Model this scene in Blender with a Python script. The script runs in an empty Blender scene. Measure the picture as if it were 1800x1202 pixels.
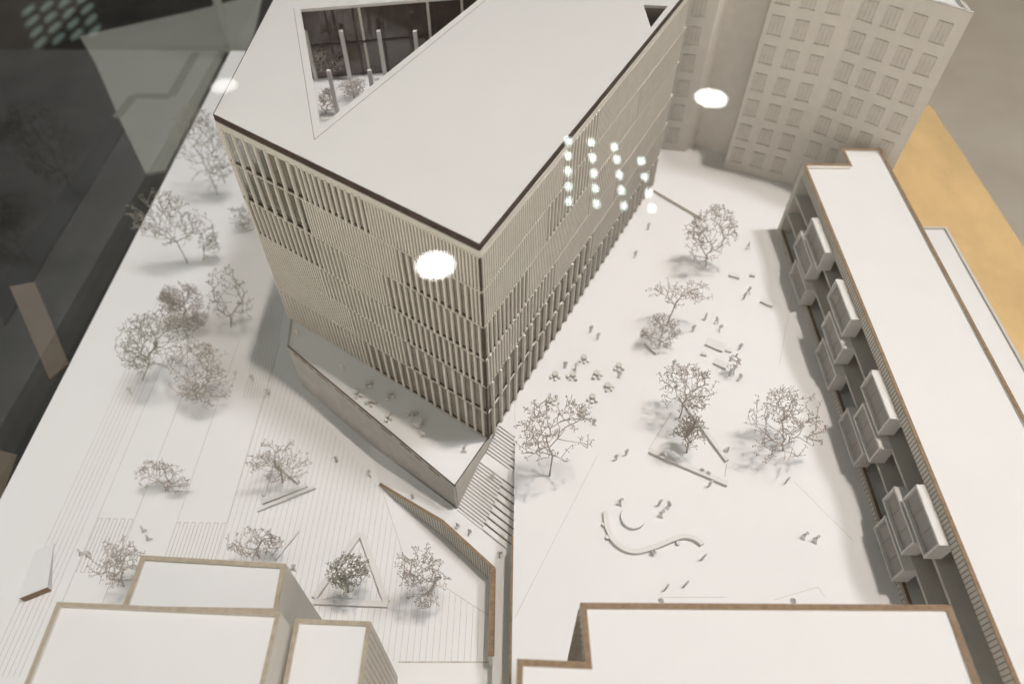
import bpy, bmesh, math, random
from mathutils import Vector, Matrix, noise
S = bpy.context.scene
COL = S.collection
# ------------------------------------------------------------------ camera
H = 10.0
FPX, CX, CY = 1220.0, 900.0, 601.0
TILT = math.atan(999.0 / FPX)
YAW = math.atan(30 / FPX * math.sin(TILT))
cyw, syw = math.cos(YAW), math.sin(YAW)
def rz_(v): return Vector((cyw*v[0]-syw*v[1], syw*v[0]+cyw*v[1], v[2]))
RT = rz_((1, 0, 0)); FW = rz_((0, math.sin(TILT), -math.cos(TILT))); UP = rz_((0, math.cos(TILT), math.sin(TILT)))
cam_d = bpy.data.cameras.new('camera'); cam = bpy.data.objects.new('camera', cam_d); COL.objects.link(cam)
cam.matrix_world = Matrix(((RT.x, UP.x, -FW.x, 0), (RT.y, UP.y, -FW.y, 0), (RT.z, UP.z, -FW.z, H), (0, 0, 0, 1)))
cam_d.sensor_width = 36; cam_d.lens = FPX / 1800 * 36; cam_d.clip_start = 0.05; cam_d.clip_end = 600
cam_d.dof.use_dof = True; cam_d.dof.focus_distance = 10.2; cam_d.dof.aperture_fstop = 0.25
S.camera = cam
# ------------------------------------------------------------------ world, lamps, exposure
w = bpy.data.worlds.new('World'); S.world = w; w.use_nodes = True
nt = w.node_tree; bg = nt.nodes['Background']; bg.inputs[1].default_value = 1.0      # a room bright behind the viewer, dark beyond the model
tc = nt.nodes.new('ShaderNodeTexCoord'); sx = nt.nodes.new('ShaderNodeSeparateXYZ'); cr = nt.nodes.new('ShaderNodeValToRGB')
mr_ = nt.nodes.new('ShaderNodeMapRange'); mr_.inputs[1].default_value = -1; mr_.inputs[2].default_value = 1
nt.links.new(tc.outputs['Generated'], sx.inputs[0]); nt.links.new(sx.outputs[1], mr_.inputs[0]); nt.links.new(mr_.outputs[0], cr.inputs[0]); 
mz_ = nt.nodes.new('ShaderNodeMapRange'); mz_.inputs[1].default_value = 0.0; mz_.inputs[2].default_value = 0.8; mz_.inputs[3].default_value = 1.85; mz_.inputs[4].default_value = 0.25
nt.links.new(sx.outputs[2], mz_.inputs[0]); nt.links.new(mz_.outputs[0], bg.inputs[1]); nt.links.new(cr.outputs[0], bg.inputs[0])
cr.color_ramp.elements[0].position = 0.22; cr.color_ramp.elements[0].color = (0.80, 0.735, 0.64, 1)
cr.color_ramp.elements[1].position = 0.66; cr.color_ramp.elements[1].color = (0.06, 0.056, 0.05, 1)
def area(name, loc, target, size, power, color):
    l = bpy.data.lights.new(name, 'AREA'); l.shape = 'DISK'; l.size = size; l.energy = power; l.color = color
    o = bpy.data.objects.new(name, l); COL.objects.link(o); o.location = loc
    o.rotation_euler = (Vector(target) - Vector(loc)).to_track_quat('-Z', 'Y').to_euler()
    return o
kl_ = area('key_lamp', (19, 11.5, 120), (6, 5.5, 0), 4.5, 1880, (1.0, 0.89, 0.81)); kl_.data.spread = math.radians(28)
area('soft_lamp', (42, 12, 112), (0, 7, 0), 15.0, 56000, (0.94, 0.955, 1.0))
cl_ = area('cool_fill', (-24, 8.5, 52), (-10, 8, 0), 5.0, 260, (0.78, 1.0, 0.98)); cl_.data.spread = math.radians(60)  # added fill without a visible source, cools the left ground
S.view_settings.view_transform = 'Standard'; S.view_settings.look = 'None'
S.view_settings.exposure = 0; S.view_settings.gamma = 1
S.render.engine = 'CYCLES'

# ------------------------------------------------------------------ materials
def mat(name, col, rough=0.75, var=0.04, scale=3.0, bump=0.0, bscale=120.0, spec=0.3, grain=None):
    m = bpy.data.materials.new(name); m.use_nodes = True; nt = m.node_tree; n = nt.nodes; b = n['Principled BSDF']
    b.inputs['Roughness'].default_value = rough; b.inputs['Specular IOR Level'].default_value = spec
    tc = n.new('ShaderNodeTexCoord'); nz = n.new('ShaderNodeTexNoise'); nz.inputs['Scale'].default_value = scale
    nz.inputs['Detail'].default_value = 8; nz.inputs['Roughness'].default_value = 0.65
    vec = tc.outputs['Object']
    if grain:
        mp = n.new('ShaderNodeMapping'); mp.inputs['Scale'].default_value = grain
        nt.links.new(vec, mp.inputs[0]); vec = mp.outputs[0]
    nt.links.new(vec, nz.inputs['Vector'])
    cr = n.new('ShaderNodeValToRGB'); cr.color_ramp.elements[0].position = 0.3; cr.color_ramp.elements[1].position = 0.7
    cr.color_ramp.elements[0].color = (*[max(0, c*(1-var)) for c in col], 1); cr.color_ramp.elements[1].color = (*[min(1, c*(1+var)) for c in col], 1)
    nt.links.new(nz.outputs[0], cr.inputs[0]); nt.links.new(cr.outputs[0], b.inputs['Base Color'])
    if bump:
        n2 = n.new('ShaderNodeTexNoise'); n2.inputs['Scale'].default_value = bscale; n2.inputs['Detail'].default_value = 4
        nt.links.new(tc.outputs['Object'], n2.inputs['Vector'])
        bp = n.new('ShaderNodeBump'); bp.inputs['Strength'].default_value = bump; bp.inputs['Distance'].default_value = 0.01
        nt.links.new(n2.outputs[0], bp.inputs['Height']); nt.links.new(bp.outputs[0], b.inputs['Normal'])
    return m
def glassmat(name, tint, trans, rough=0.02, refl=1.0):
    m = bpy.data.materials.new(name); m.use_nodes = True; nt = m.node_tree; n = nt.nodes
    for x in list(n):
        if x.type != 'OUTPUT_MATERIAL': n.remove(x)
    out = [x for x in n if x.type == 'OUTPUT_MATERIAL'][0]
    t = n.new('ShaderNodeBsdfTransparent'); t.inputs[0].default_value = (*trans, 1)
    g = n.new('ShaderNodeBsdfGlossy'); g.inputs['Roughness'].default_value = rough; g.inputs['Color'].default_value = (*tint, 1)
    fr = n.new('ShaderNodeFresnel'); geo = n.new('ShaderNodeNewGeometry'); io = n.new('ShaderNodeMath'); io.operation = 'MULTIPLY_ADD'; io.inputs[1].default_value = -0.8333; io.inputs[2].default_value = 1.5
    nt.links.new(geo.outputs['Backfacing'], io.inputs[0]); nt.links.new(io.outputs[0], fr.inputs[0])   # a thin pane is the same from both sides
    mu = n.new('ShaderNodeMath'); mu.operation = 'MULTIPLY'; mu.inputs[1].default_value = refl
    mx = n.new('ShaderNodeMixShader')
    nt.links.new(fr.outputs[0], mu.inputs[0]); nt.links.new(mu.outputs[0], mx.inputs[0]); nt.links.new(t.outputs[0], mx.inputs[1]); nt.links.new(g.outputs[0], mx.inputs[2])
    nt.links.new(mx.outputs[0], out.inputs['Surface'])
    return m
def emit(name, col, s):
    m = bpy.data.materials.new(name); m.use_nodes = True; n = m.node_tree.nodes; b = n['Principled BSDF']
    b.inputs['Base Color'].default_value = (*col, 1); b.inputs['Emission Color'].default_value = (*col, 1); b.inputs['Emission Strength'].default_value = s
    return m
WHITE = mat('white_card', (0.80, 0.79, 0.785), 0.8, 0.012, 2.0, 0.12, 160)
WHITE2 = mat('white_card_roof', (0.76, 0.75, 0.745), 0.62, 0.015, 1.3, 0.1, 140, 0.4)
MROOF = mat('grey_white_roof_card', (0.685, 0.67, 0.65), 0.6, 0.015, 1.3, 0.1, 140, 0.4)
RIMF = mat('tan_board_edge', (0.42, 0.355, 0.27), 0.7, 0.2, 10.0, 0.2, 60)
PANE = mat('grey_pane_card', (0.36, 0.345, 0.32), 0.7, 0.08, 5.0)
FPANE = mat('brown_grey_acrylic', (0.30, 0.265, 0.23), 0.12, 0.25, 3.0, 0, 0, 0.5)
PAPER = mat('ivory_card', (0.70, 0.665, 0.61), 0.8, 0.03, 4.0, 0.12, 150)
SLAT = mat('beige_card_slats', (0.72, 0.68, 0.62), 0.75, 0.06, 6.0, 0.1, 90)
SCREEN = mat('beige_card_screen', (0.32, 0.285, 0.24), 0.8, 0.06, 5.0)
BURNT = mat('burnt_board_edge', (0.27, 0.185, 0.115), 0.7, 0.3, 14.0, 0.2, 60)
DARKEDGE = mat('dark_burnt_edge', (0.075, 0.052, 0.042), 0.6, 0.35, 10.0)
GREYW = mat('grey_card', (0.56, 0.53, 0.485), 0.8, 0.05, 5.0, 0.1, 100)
FACW = mat('facade_grey_card', (0.80, 0.755, 0.70), 0.8, 0.05, 4.0, 0.1, 100)
RAIL = mat('grey_podium_card', (0.46, 0.44, 0.41), 0.6, 0.12, 3.5, 0.05, 60)
LINE = mat('engraved_line', (0.52, 0.47, 0.41), 0.8, 0.25, 9.0)
LINED = mat('engraved_line_dark', (0.20, 0.165, 0.13), 0.8, 0.3, 9.0)
TABM = mat('dull_ivory_plastic', (0.62, 0.60, 0.555), 0.5, 0.04, 10.0)
FIG = mat('grey_figure_plastic', (0.71, 0.685, 0.645), 0.5, 0.08, 20.0)
FURN = mat('ivory_plastic', (0.73, 0.715, 0.69), 0.55, 0.03, 10.0)
STEM = mat('dry_stem', (0.43, 0.375, 0.32), 0.8, 0.3, 12.0)
BUD = mat('dry_bud', (0.36, 0.315, 0.285), 0.85, 0.4, 30.0)
STEMP = mat('pale_dry_stem', (0.50, 0.45, 0.39), 0.8, 0.2, 12.0)
BUDP = mat('pale_dry_bud', (0.52, 0.47, 0.43), 0.85, 0.3, 30.0)
STEMG = mat('dry_stem_greenish', (0.38, 0.365, 0.30), 0.8, 0.3, 12.0)
BUDG = mat('dry_bud_greenish', (0.29, 0.275, 0.235), 0.85, 0.4, 30.0)
WOOD = mat('plywood', (0.66, 0.46, 0.22), 0.6, 0.16, 0.7, 0.15, 40, 0.3, (1.0, 0.5, 1.0))
FLOORM = mat('beige_floor', (0.92, 0.78, 0.63), 0.5, 0.14, 0.06)
DARKM = mat('charcoal_floor', (0.022, 0.021, 0.019), 0.7, 0.7, 0.22)
DARK2 = mat('black_plinth', (0.040, 0.039, 0.037), 0.6, 0.4, 0.5)
GAPM = mat('plinth_gap_black', (0.008, 0.008, 0.008), 0.7, 0.3, 1.0)  # black that stands for the dark gap at the plinth side
TANM = mat('tan_reflection_tone', (0.15, 0.12, 0.09), 0.8, 0.1, 1.0)  # colour of a tan stripe reflected in the glass
PALEM = mat('pale_reflection_tone', (0.27, 0.272, 0.24), 0.8, 0.05, 0.6)  # colour of the model's reflection in the side glass
PALED = mat('dark_reflection_tone', (0.18, 0.175, 0.145), 0.8, 0.05, 0.6)  # darker band inside the painted glass reflection
GLASS = glassmat('vitrine_glass', (1, 1, 1), (0.985, 0.99, 0.985), 0.0, 0.9)
FGLASS = glassmat('facade_acrylic', (0.9, 0.88, 0.85), (0.62, 0.58, 0.53), 0.05, 1.2)
CLEAR = glassmat('clear_acrylic', (0.9, 0.9, 0.88), (0.86, 0.86, 0.84), 0.03, 1.2)
DGLASS = mat('dark_brown_acrylic', (0.085, 0.062, 0.047), 0.04, 0.35, 2.5, 0, 0, 1.0)
LAMP2 = emit('faint_lamp_diffuser', (1.0, 0.99, 0.96), 4.5)
WINM = mat('window_card', (0.715, 0.67, 0.615), 0.8, 0.06, 6.0)
WINL = mat('window_engraving', (0.645, 0.60, 0.55), 0.8, 0.2, 9.0)
LAMPM = emit('lamp_diffuser', (1.0, 0.99, 0.96), 26.0)
LEDM = emit('led_diffuser', (0.80, 1.0, 0.95), 28.0)
HOUS = mat('black_lamp_housing', (0.02, 0.02, 0.02), 0.6, 0.1, 2.0)

# ------------------------------------------------------------------ helpers
def at(px, py, z=0.0):                      # the point at height z seen at this place of the photograph
    d = FW + RT*((px-CX)/FPX) - UP*((py-CY)/FPX)
    k = (z - H)/d.z
    return Vector((0, 0, H)) + d*k
class MB:
    def __init__(s): s.v = []; s.f = []
    def face(s, pts):
        i = len(s.v); s.v += [tuple(p) for p in pts]; s.f.append(tuple(range(i, i+len(pts))))
    def prism(s, poly, z0, z1, top=True, bottom=True):
        a = sum(poly[i][0]*poly[(i+1) % len(poly)][1]-poly[(i+1) % len(poly)][0]*poly[i][1] for i in range(len(poly)))
        if a < 0: poly = poly[::-1]
        n = len(poly); i = len(s.v)
        zz0 = z0 if isinstance(z0, (list, tuple)) else [z0]*n
        zz1 = z1 if isinstance(z1, (list, tuple)) else [z1]*n
        s.v += [(p[0], p[1], zz0[k]) for k, p in enumerate(poly)] + [(p[0], p[1], zz1[k]) for k, p in enumerate(poly)]
        if top: s.f.append(tuple(range(i+n, i+2*n)))
        if bottom: s.f.append(tuple(range(i+n-1, i-1, -1)))
        for k in range(n):
            j = (k+1) % n; s.f.append((i+k, i+j, i+n+j, i+n+k))
    def seg(s, p, q, t, z0, z1, side=0.0):   # wall along p-q, thickness t, shifted sideways (left of p->q positive)
        d = Vector((q[0]-p[0], q[1]-p[1])); L = d.length or 1; n = Vector((-d.y, d.x))/L
        a = n*(side-t/2); b = n*(side+t/2)
        s.prism([(p[0]+a.x, p[1]+a.y), (q[0]+a.x, q[1]+a.y), (q[0]+b.x, q[1]+b.y), (p[0]+b.x, p[1]+b.y)], z0, z1)
    def box(s, x0, x1, y0, y1, z0, z1): s.prism([(x0, y0), (x1, y0), (x1, y1), (x0, y1)], z0, z1)
    def ring(s, poly, inner, z0, z1):
        n = len(poly)
        for k in range(n):
            j = (k+1) % n
            s.face([(*poly[k], z0), (*poly[j], z0), (*poly[j], z1), (*poly[k], z1)])
            s.face([(*poly[k], z1), (*poly[j], z1), (*inner[j], z1), (*inner[k], z1)])
            s.face([(*inner[k], z1), (*inner[j], z1), (*inner[j], z0), (*inner[k], z0)])
            s.face([(*inner[k], z0), (*inner[j], z0), (*poly[j], z0), (*poly[k], z0)])
    def tube(s, p, q, r0, r1, n=4, caps=False):
        p = Vector(p); q = Vector(q); d = q-p
        if d.length < 1e-6: return
        d.normalize(); a = d.orthogonal().normalized(); b = d.cross(a); i = len(s.v)
        for c, r in ((p, r0), (q, r1)):
            for k in range(n):
                t = 2*math.pi*k/n; s.v.append(tuple(c + a*(r*math.cos(t)) + b*(r*math.sin(t))))
        for k in range(n):
            j = (k+1) % n; s.f.append((i+k, i+j, i+n+j, i+n+k))
        if caps: s.f.append(tuple(range(i+n-1, i-1, -1))); s.f.append(tuple(range(i+n, i+2*n)))
    def lathe(s, prof, c=(0, 0, 0), n=24):
        i = len(s.v); m = len(prof)
        for r, z in prof:
            for k in range(n):
                t = 2*math.pi*k/n; s.v.append((c[0]+r*math.cos(t), c[1]+r*math.sin(t), c[2]+z))
        for a in range(m-1):
            for k in range(n):
                j = (k+1) % n; s.f.append((i+a*n+k, i+a*n+j, i+(a+1)*n+j, i+(a+1)*n+k))
        s.f.append(tuple(range(i+n-1, i-1, -1))); s.f.append(tuple(range(i+(m-1)*n, i+m*n)))
    def octa(s, c, r):
        i = len(s.v); c = Vector(c)
        for d in ((1, 0, 0), (-1, 0, 0), (0, 1, 0), (0, -1, 0), (0, 0, 1), (0, 0, -1)): s.v.append(tuple(c+Vector(d)*r))
        for f in ((0, 2, 4), (2, 1, 4), (1, 3, 4), (3, 0, 4), (2, 0, 5), (1, 2, 5), (3, 1, 5), (0, 3, 5)): s.f.append(tuple(i+k for k in f))
    def build(s, name, m, parent=None, smooth=False, loc=None):
        base = Vector((0, 0, 0)); p = parent
        while p is not None: base += p.location; p = p.parent
        L = Vector(loc) if loc is not None and parent is None else None
        off = base if L is None else L
        me = bpy.data.meshes.new(name)
        me.from_pydata([tuple(Vector(v)-off) for v in s.v], [], s.f); me.update()
        bm = bmesh.new(); bm.from_mesh(me); bmesh.ops.recalc_face_normals(bm, faces=bm.faces); bm.to_mesh(me); bm.free()
        if smooth:
            for pl in me.polygons: pl.use_smooth = True
        me.materials.append(m)
        o = bpy.data.objects.new(name, me); COL.objects.link(o)
        if parent: o.parent = parent
        elif L is not None: o.location = L
        return o
def bevel(o, wd, seg=2):
    b = o.modifiers.new('bevel', 'BEVEL'); b.width = wd; b.segments = seg; b.limit_method = 'ANGLE'; b.angle_limit = math.radians(40)
def tag(o, label=None, cat=None, group=None, kind=None):
    if label: o['label'] = label
    if cat: o['category'] = cat
    if group: o['group'] = group
    if kind: o['kind'] = kind
    return o
def empty(name, loc, label, cat, group=None):
    o = bpy.data.objects.new(name, None); COL.objects.link(o); o.location = loc; o.empty_display_size = 0.1
    return tag(o, label, cat, group)
def inset(poly, d):
    a = sum(poly[i][0]*poly[(i+1) % len(poly)][1]-poly[(i+1) % len(poly)][0]*poly[i][1] for i in range(len(poly)))
    sg = 1 if a > 0 else -1; n = len(poly); out = []
    for i in range(n):
        p0, p1, p2 = Vector(poly[i-1]), Vector(poly[i]), Vector(poly[(i+1) % n])
        d1 = (p1-p0).normalized(); d2 = (p2-p1).normalized()
        n1 = Vector((-d1.y, d1.x))*sg; n2 = Vector((-d2.y, d2.x))*sg
        k = d/(1+n1.dot(n2)); out.append(tuple(p1+(n1+n2)*k))
    return out
def xy(v): return (v[0], v[1])
def block(name, label, poly, z0, z1, rim=0.05, wallm=None, rimm=None, drop=0.05, roofm=None):
    c = Vector((sum(p[0] for p in poly)/len(poly), sum(p[1] for p in poly)/len(poly), z0))
    t = empty(name, c, label, 'building')
    inn = inset(poly, rim)
    m = MB(); m.ring(poly, inn, z0, z1-0.012); m.build('wall', wallm or PAPER, t)
    m = MB(); m.ring(poly, inn, z1-0.012, z1); rm = m.build('rim', rimm or BURNT, t)
    m = MB(); m.prism(inset(poly, rim*0.9), z1-drop-0.03, z1-drop); m.build('roof', roofm or WHITE2, t)
    return t

# ------------------------------------------------------------------ setting
ZL, ZG = -0.72, -1.25
C0 = (-0.48, 6.10); L0 = (-4.38, 8.77); L1 = (-4.29, 8.01); T0 = (-0.99, 5.19)
m = MB(); m.box(-200, 200, -60, 220, -26.5, -26); tag(m.build('floor', FLOORM), kind='structure')
m = MB(); m.prism([(-120, -40), (-10.6, -40), (-10.6, 26), (30, 60), (30, 200), (-120, 200)], -25.99, -25.9); tag(m.build('dark_carpet', DARKM), kind='structure')
m = MB(); m.prism([(-9.08, 0.8), (-9.3, 21.05), (7.6, 21.05), (7.6, 0.8)], ZG-0.25, ZG)
tag(m.build('lower_ground', WHITE), kind='structure')
plz = [(-0.045, 0.8), (7.6, 0.8), (7.6, 17), (-4.3, 17), (-4.34, 8.9), C0, (-0.34, 6.372), (-0.045, 6.13)]
m = MB(); m.prism(plz, ZG+0.002, 0.0); tag(m.build('plaza', WHITE), kind='structure')

# engraved lines of the lower ground, thin raised strips
def clipx(x, poly):
    ys = []
    for i in range(len(poly)):
        (x0, y0), (x1, y1) = poly[i], poly[(i+1) % len(poly)]
        if (x0-x)*(x1-x) < 0: ys.append(y0+(y1-y0)*(x-x0)/(x1-x0))
    ys.sort(); return [(ys[i], ys[i+1]) for i in range(0, len(ys)-1, 2)]
lp = lambda pts, z=ZG: [xy(at(*p, z)) for p in pts]
m = MB(); zl = ZG+0.001
dense = [(-5.0, 2.9), xy(at(860, 1163, ZG)), xy(at(862, 1083, ZG)), xy(at(775, 1030, ZG)), xy(at(715, 995, ZG)), xy(at(668, 856, ZG)), xy(at(528, 690, ZG)), xy(at(470, 640, ZG)), (-5.0, 8.6)]
x = -4.99
tri = lp([(634, 930), (548, 1055), (687, 1067)])
while x < -0.3:
    for a, b in clipx(x, dense):
        m.seg((x, a), (x, b), 0.006, zl-0.002, zl+0.001)
    x += 0.098
for x, a, b, t in ((-5.0, 5.1, 9.2, .008), (-5.87, 3.2, 9.2, .008), (-6.62, 3.3, 8.8, .008), (-7.27, 3.0, 9.4, .008)):
    m.seg((x, a), (x, b), t, zl-0.002, zl+0.001)
for k in range(7):
    x = -7.45-k*0.085; m.seg((x, 2.6), (x, 10.5), 0.006, zl-0.002, zl+0.001)
for x0, x1, y0, y1, n in ((-7.25, -6.65, 4.2, 5.15, 9), (-5.87, -5.02, 4.0, 5.1, 13)):
    for k in range(n+1):
        xx = x0+(x1-x0)*k/n; m.seg((xx, y0), (xx, y1), 0.01, zl-0.002, zl+0.0015)
        if k < n: m.seg((xx, (y1 if k % 2 == 0 else y0)), (xx+(x1-x0)/n, (y1 if k % 2 == 0 else y0)), 0.01, zl-0.002, zl+0.0016)
for p, q in (((672, 862), (716, 995)), ((772, 1025), (862, 1083))):
    m.seg(at(*p, ZG), at(*q, ZG), 0.008, zl-0.002, zl+0.002)
for k in range(9):
    a = at(428+k*5.5, 700, ZG); b = at(470+k*4, 520, ZG); m.seg(a, b, 0.007, zl-0.002, zl+0.0022)
m.seg(at(700, 1163, ZG), at(860, 1163, ZG), 0.02, zl-0.002, zl+0.004)
o = m.build('engraved_lines', LINE); tag(o, kind='structure')
m = MB()
for p, q in (((1050, 800), (905, 1085)), ((1395, 845), (1500, 950)), ((1160, 1049), (1275, 1049)), ((1360, 1054), (1438, 1031)), ((1438, 1031), (1450, 1049)), ((1370, 640), (1410, 420)), ((905, 742), (905, 690))):
    m.seg(at(*p), at(*q), 0.0055, -0.001, 0.0015)
tag(m.build('engraved_plaza_lines', LINE), kind='structure')

# ramp, landing and path between podium and retaining wall
TB = (-1.0, 5.17); SM = xy(at(778, 918, ZL)); RC = xy(at(869, 1001, ZL)); RE = (RC[0]+0.015, 2.86); RL = xy(at(668, 852, ZG))
WL = xy(at(640, 800, ZG))
m = MB(); m.prism([TB, (-0.05, 4.40), (-0.05, 0.8), (RE[0], 0.8), RE, RC, SM], ZG+0.001, ZL); tag(m.build('landing', WHITE), kind='structure')
m = MB()
wl = Vector(L1).lerp(Vector(T0), 0.45)
A = [(TB[0], TB[1], ZL), (SM[0], SM[1], ZL), (RL[0], RL[1], ZG+0.004), (wl.x, wl.y, ZG+0.004)]
m.face(A); m.face([(p[0], p[1], ZG) for p in A]); 
for i in range(4):
    j = (i+1) % 4; m.face([A[i], A[j], (A[j][0], A[j][1], ZG), (A[i][0], A[i][1], ZG)])
tag(m.build('ramp', WHITE), kind='structure')

# ------------------------------------------------------------------ retaining wall
t = empty('retaining_wall', (RC[0], RC[1], ZG), 'brown topped retaining wall with slatted inner face bending beside the stairs', 'wall')
mt = MB(); mw = MB(); ms = MB()
def slope_wall(p, q, za, zb, th):
    d = (Vector(q)-Vector(p)); n = Vector((-d.y, d.x)).normalized()*th/2
    quad = [Vector(p)-n, Vector(q)-n, Vector(q)+n, Vector(p)+n]; zz = [za, zb, zb, za]
    a = sum(quad[i].x*quad[(i+1) % 4].y-quad[(i+1) % 4].x*quad[i].y for i in range(4))
    if a < 0: quad = quad[::-1]; zz = zz[::-1]
    mw.prism([tuple(v) for v in quad], ZG, [z-0.012 for z in zz]); mt.prism([tuple(v) for v in quad], [z-0.012 for z in zz], zz)
slope_wall(RL, SM, ZG+0.05, ZL+0.06, 0.05); slope_wall(SM, RC, ZL+0.06, ZL+0.06, 0.05); slope_wall((RC[0]-0.02, RC[1]), (RE[0]-0.02, RE[1]), ZL+0.065, ZL+0.02, 0.09)
for (p, q, za, zb, n) in ((RL, SM, ZG+0.04, ZL+0.05, 24), (SM, RC, ZL+0.05, ZL+0.05, 22)):
    d = Vector(q)-Vector(p); nn = Vector((d.y, -d.x)).normalized()
    if nn.y > 0: nn = -nn
    for k in range(n):
        u = (k+0.5)/n; c = Vector(p)+d*u+nn*0.026; e = d.normalized()*0.0045
        ms.seg(c-e, c+e, 0.010, ZG, za+(zb-za)*u-0.02)
mw.build('wall_board', PAPER, t); mt.build('top_edge', BURNT, t); ms.build('slat_joints', LINED, t)
m = MB(); m.box(-0.078, -0.047, 0.8, 4.40, ZL, -0.015)
o = m.build('edge_board', BURNT); tag(o, 'thin brown board edge along the drop beside the plaza', 'wall')

# ------------------------------------------------------------------ staircase
U = Vector((0.785, -0.62)).normalized(); V = Vector((-U.y*-1*-1, 0)) if False else Vector((-0.62, -0.785)).normalized()
t = empty('staircase', (-0.5, 5.5, ZL), 'white stair with narrow steps and broad seating steps beside the plaza', 'stairs')
P0 = Vector((-0.34, 6.372))
cl = lambda p, d, q, e: p + d*(((q-p).x*e.y-(q-p).y*e.x)/(d.x*e.y-d.y*e.x))
PL = Vector(C0); PD = (Vector(T0)-Vector(C0)).normalized()
total = (Vector((-1.0, 5.15))-P0).dot(V)
nst = 26; mid = 0.16; tr = (total-mid)/nst; rise = -ZL/(nst+1)
def lft(s):
    p = P0+V*s; return cl(p, U, PL+Vector((0.012, 0)), PD)
def rgt(s): p = P0+V*s; return cl(p, U, Vector((-0.047, 0)), Vector((0, 1)))
def frac(s, f): return lft(s).lerp(rgt(s), f)
mstep = MB(); mseat = MB(); mr = MB()
s = 0.0
for k in range(nst):
    w_ = tr + (mid if k == 9 else 0)
    z = -rise*(k+1)
    f0 = 0.96-0.5*s/total if k < 10 else 0.86-0.42*s/total
    f0 = max(0.42, f0)
    a, b = frac(s, 0), frac(s, f0); c, d = frac(s+w_, f0), frac(s+w_, 0)
    mstep.prism([tuple(a), tuple(b), tuple(c), tuple(d)], ZL-0.01, z)
    mr.seg(frac(s, 0), frac(s, f0), 0.006, z+0.0, z+rise*0.55, -0.004)
    if k % 2 == 0:
        w2 = w_+tr + (mid if k+1 == 9 else 0)
        b2, c2 = frac(s, f0), frac(s+w2, f0)
        mseat.prism([tuple(b2), tuple(rgt(s)), tuple(rgt(s+w2)), tuple(c2)], ZL-0.01, z)
        mr.seg(b2, rgt(s), 0.008, z, z+rise*1.4, -0.006)
    s += w_
mstep.build('steps', WHITE, t); mseat.build('seat_steps', WHITE, t); mr.build('risers', LINED, t)

# ------------------------------------------------------------------ podium
t = empty('podium', (-2.5, 6.8, ZG), 'low wedge shaped podium with a grey face and roof terrace under the tower', 'building')
pod = [C0, L0, L1, T0]
m = MB(); m.prism(inset(pod, 0.03), ZG, -0.004); m.build('terrace_deck', WHITE, t)
m = MB()
m.seg(L1, T0, 0.028, ZG, 0.012, 0.014); m.seg(L0, L1, 0.028, ZG, 0.012, 0.014)
m.build('long_wall', RAIL, t)
m = MB(); m.seg(T0, C0, 0.028, ZG, 0.012, 0.014); m.build('stair_wall', SLAT, t)
m = MB(); m.seg(L1, T0, 0.018, 0.012, 0.022, 0.014); m.seg(T0, C0, 0.018, 0.012, 0.022, 0.014); m.build('dark_edge', DARKEDGE, t)
d = Vector(T0)-Vector(L1); n_ = Vector((d.y, -d.x)).normalized()
rnd = random.Random(4)
u = 0.04
while u < 0.97:
    l = rnd.uniform(0.02, 0.07); a = Vector(L1)+d*u; b = Vector(L1)+d*min(0.99, u+l)
    m = MB(); m.seg(a, b, 0.006, -0.075, -0.03, -0.004); m.build('glue_mark', BURNT, t); u += l+rnd.uniform(0.01, 0.06)

# ------------------------------------------------------------------ main building
ZR = 4.37
LV = [0.0, 0.77, 1.47, 2.13, 2.86, 3.55, 4.18]
R0 = (3.10, 13.08); B0 = (2.2, 13.6); K0 = (-4.38, 13.6)
foot = [C0, R0, B0, K0, (-4.42, 8.76)]
LF = (-4.42, 8.76)
mb = empty('main_building', (-0.8, 9.8, 0), 'tall white roofed block with slatted beige facades and triangular roof court', 'building')
# roof with a triangular opening
RA, RB, RC_ = at(528.3, 16.8, ZR), at(564, 222.4, ZR), at(852, -9, ZR)
def roof_sheet(z0, z1, outer, hole, hole2):
    bm = bmesh.new()
    vo = [bm.verts.new((p[0], p[1], z1)) for p in outer]; vh = [bm.verts.new((p[0], p[1], z1)) for p in hole]; v2 = [bm.verts.new((p[0], p[1], z1)) for p in hole2]
    es = [bm.edges.new((vo[i], vo[(i+1) % len(vo)])) for i in range(len(vo))] + [bm.edges.new((vh[i], vh[(i+1) % len(vh)])) for i in range(len(vh))] + [bm.edges.new((v2[i], v2[(i+1) % len(v2)])) for i in range(len(v2))]
    bmesh.ops.triangle_fill(bm, use_beauty=True, edges=es)
    r = bmesh.ops.extrude_face_region(bm, geom=bm.faces[:])
    bmesh.ops.translate(bm, vec=(0, 0, z0-z1), verts=[g for g in r['geom'] if isinstance(g, bmesh.types.BMVert)])
    mm = MB(); bm.verts.index_update(); mm.v = [tuple(v.co) for v in bm.verts]; mm.f = [tuple(v.index for v in f.verts) for f in bm.faces]; bm.free()
    return mm
ro = inset(foot, 0.008)
hole = [(RA.x, RA.y), (RB.x, RB.y), (RC_.x, RC_.y)]
na, nb, nc = at(1131, 9, ZR), at(1174, 11, ZR), at(1144, 49, ZR)
rf = roof_sheet(ZR-0.05, ZR, ro, hole, [xy(na), xy(nb), xy(nc)]).build('roof', MROOF, mb)
m = MB()
oa, ob, oc = at(516, 15, ZR), at(552.6, 246, ZR), at(872, -14, ZR)
m.seg(oa, ob, 0.008, ZR-0.002, ZR+0.0015); m.seg(ob, oc, 0.008, ZR-0.002, ZR+0.0018)
m.build('engraved_outline', LINED, rf)
m = MB()
for p, q in ((LF, C0), (C0, R0), (K0, LF)): m.seg(p, q, 0.016, ZR-0.095, ZR-0.004, 0.0)
m.build('dark_roof_edge', DARKEDGE, rf)
m = MB()
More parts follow.
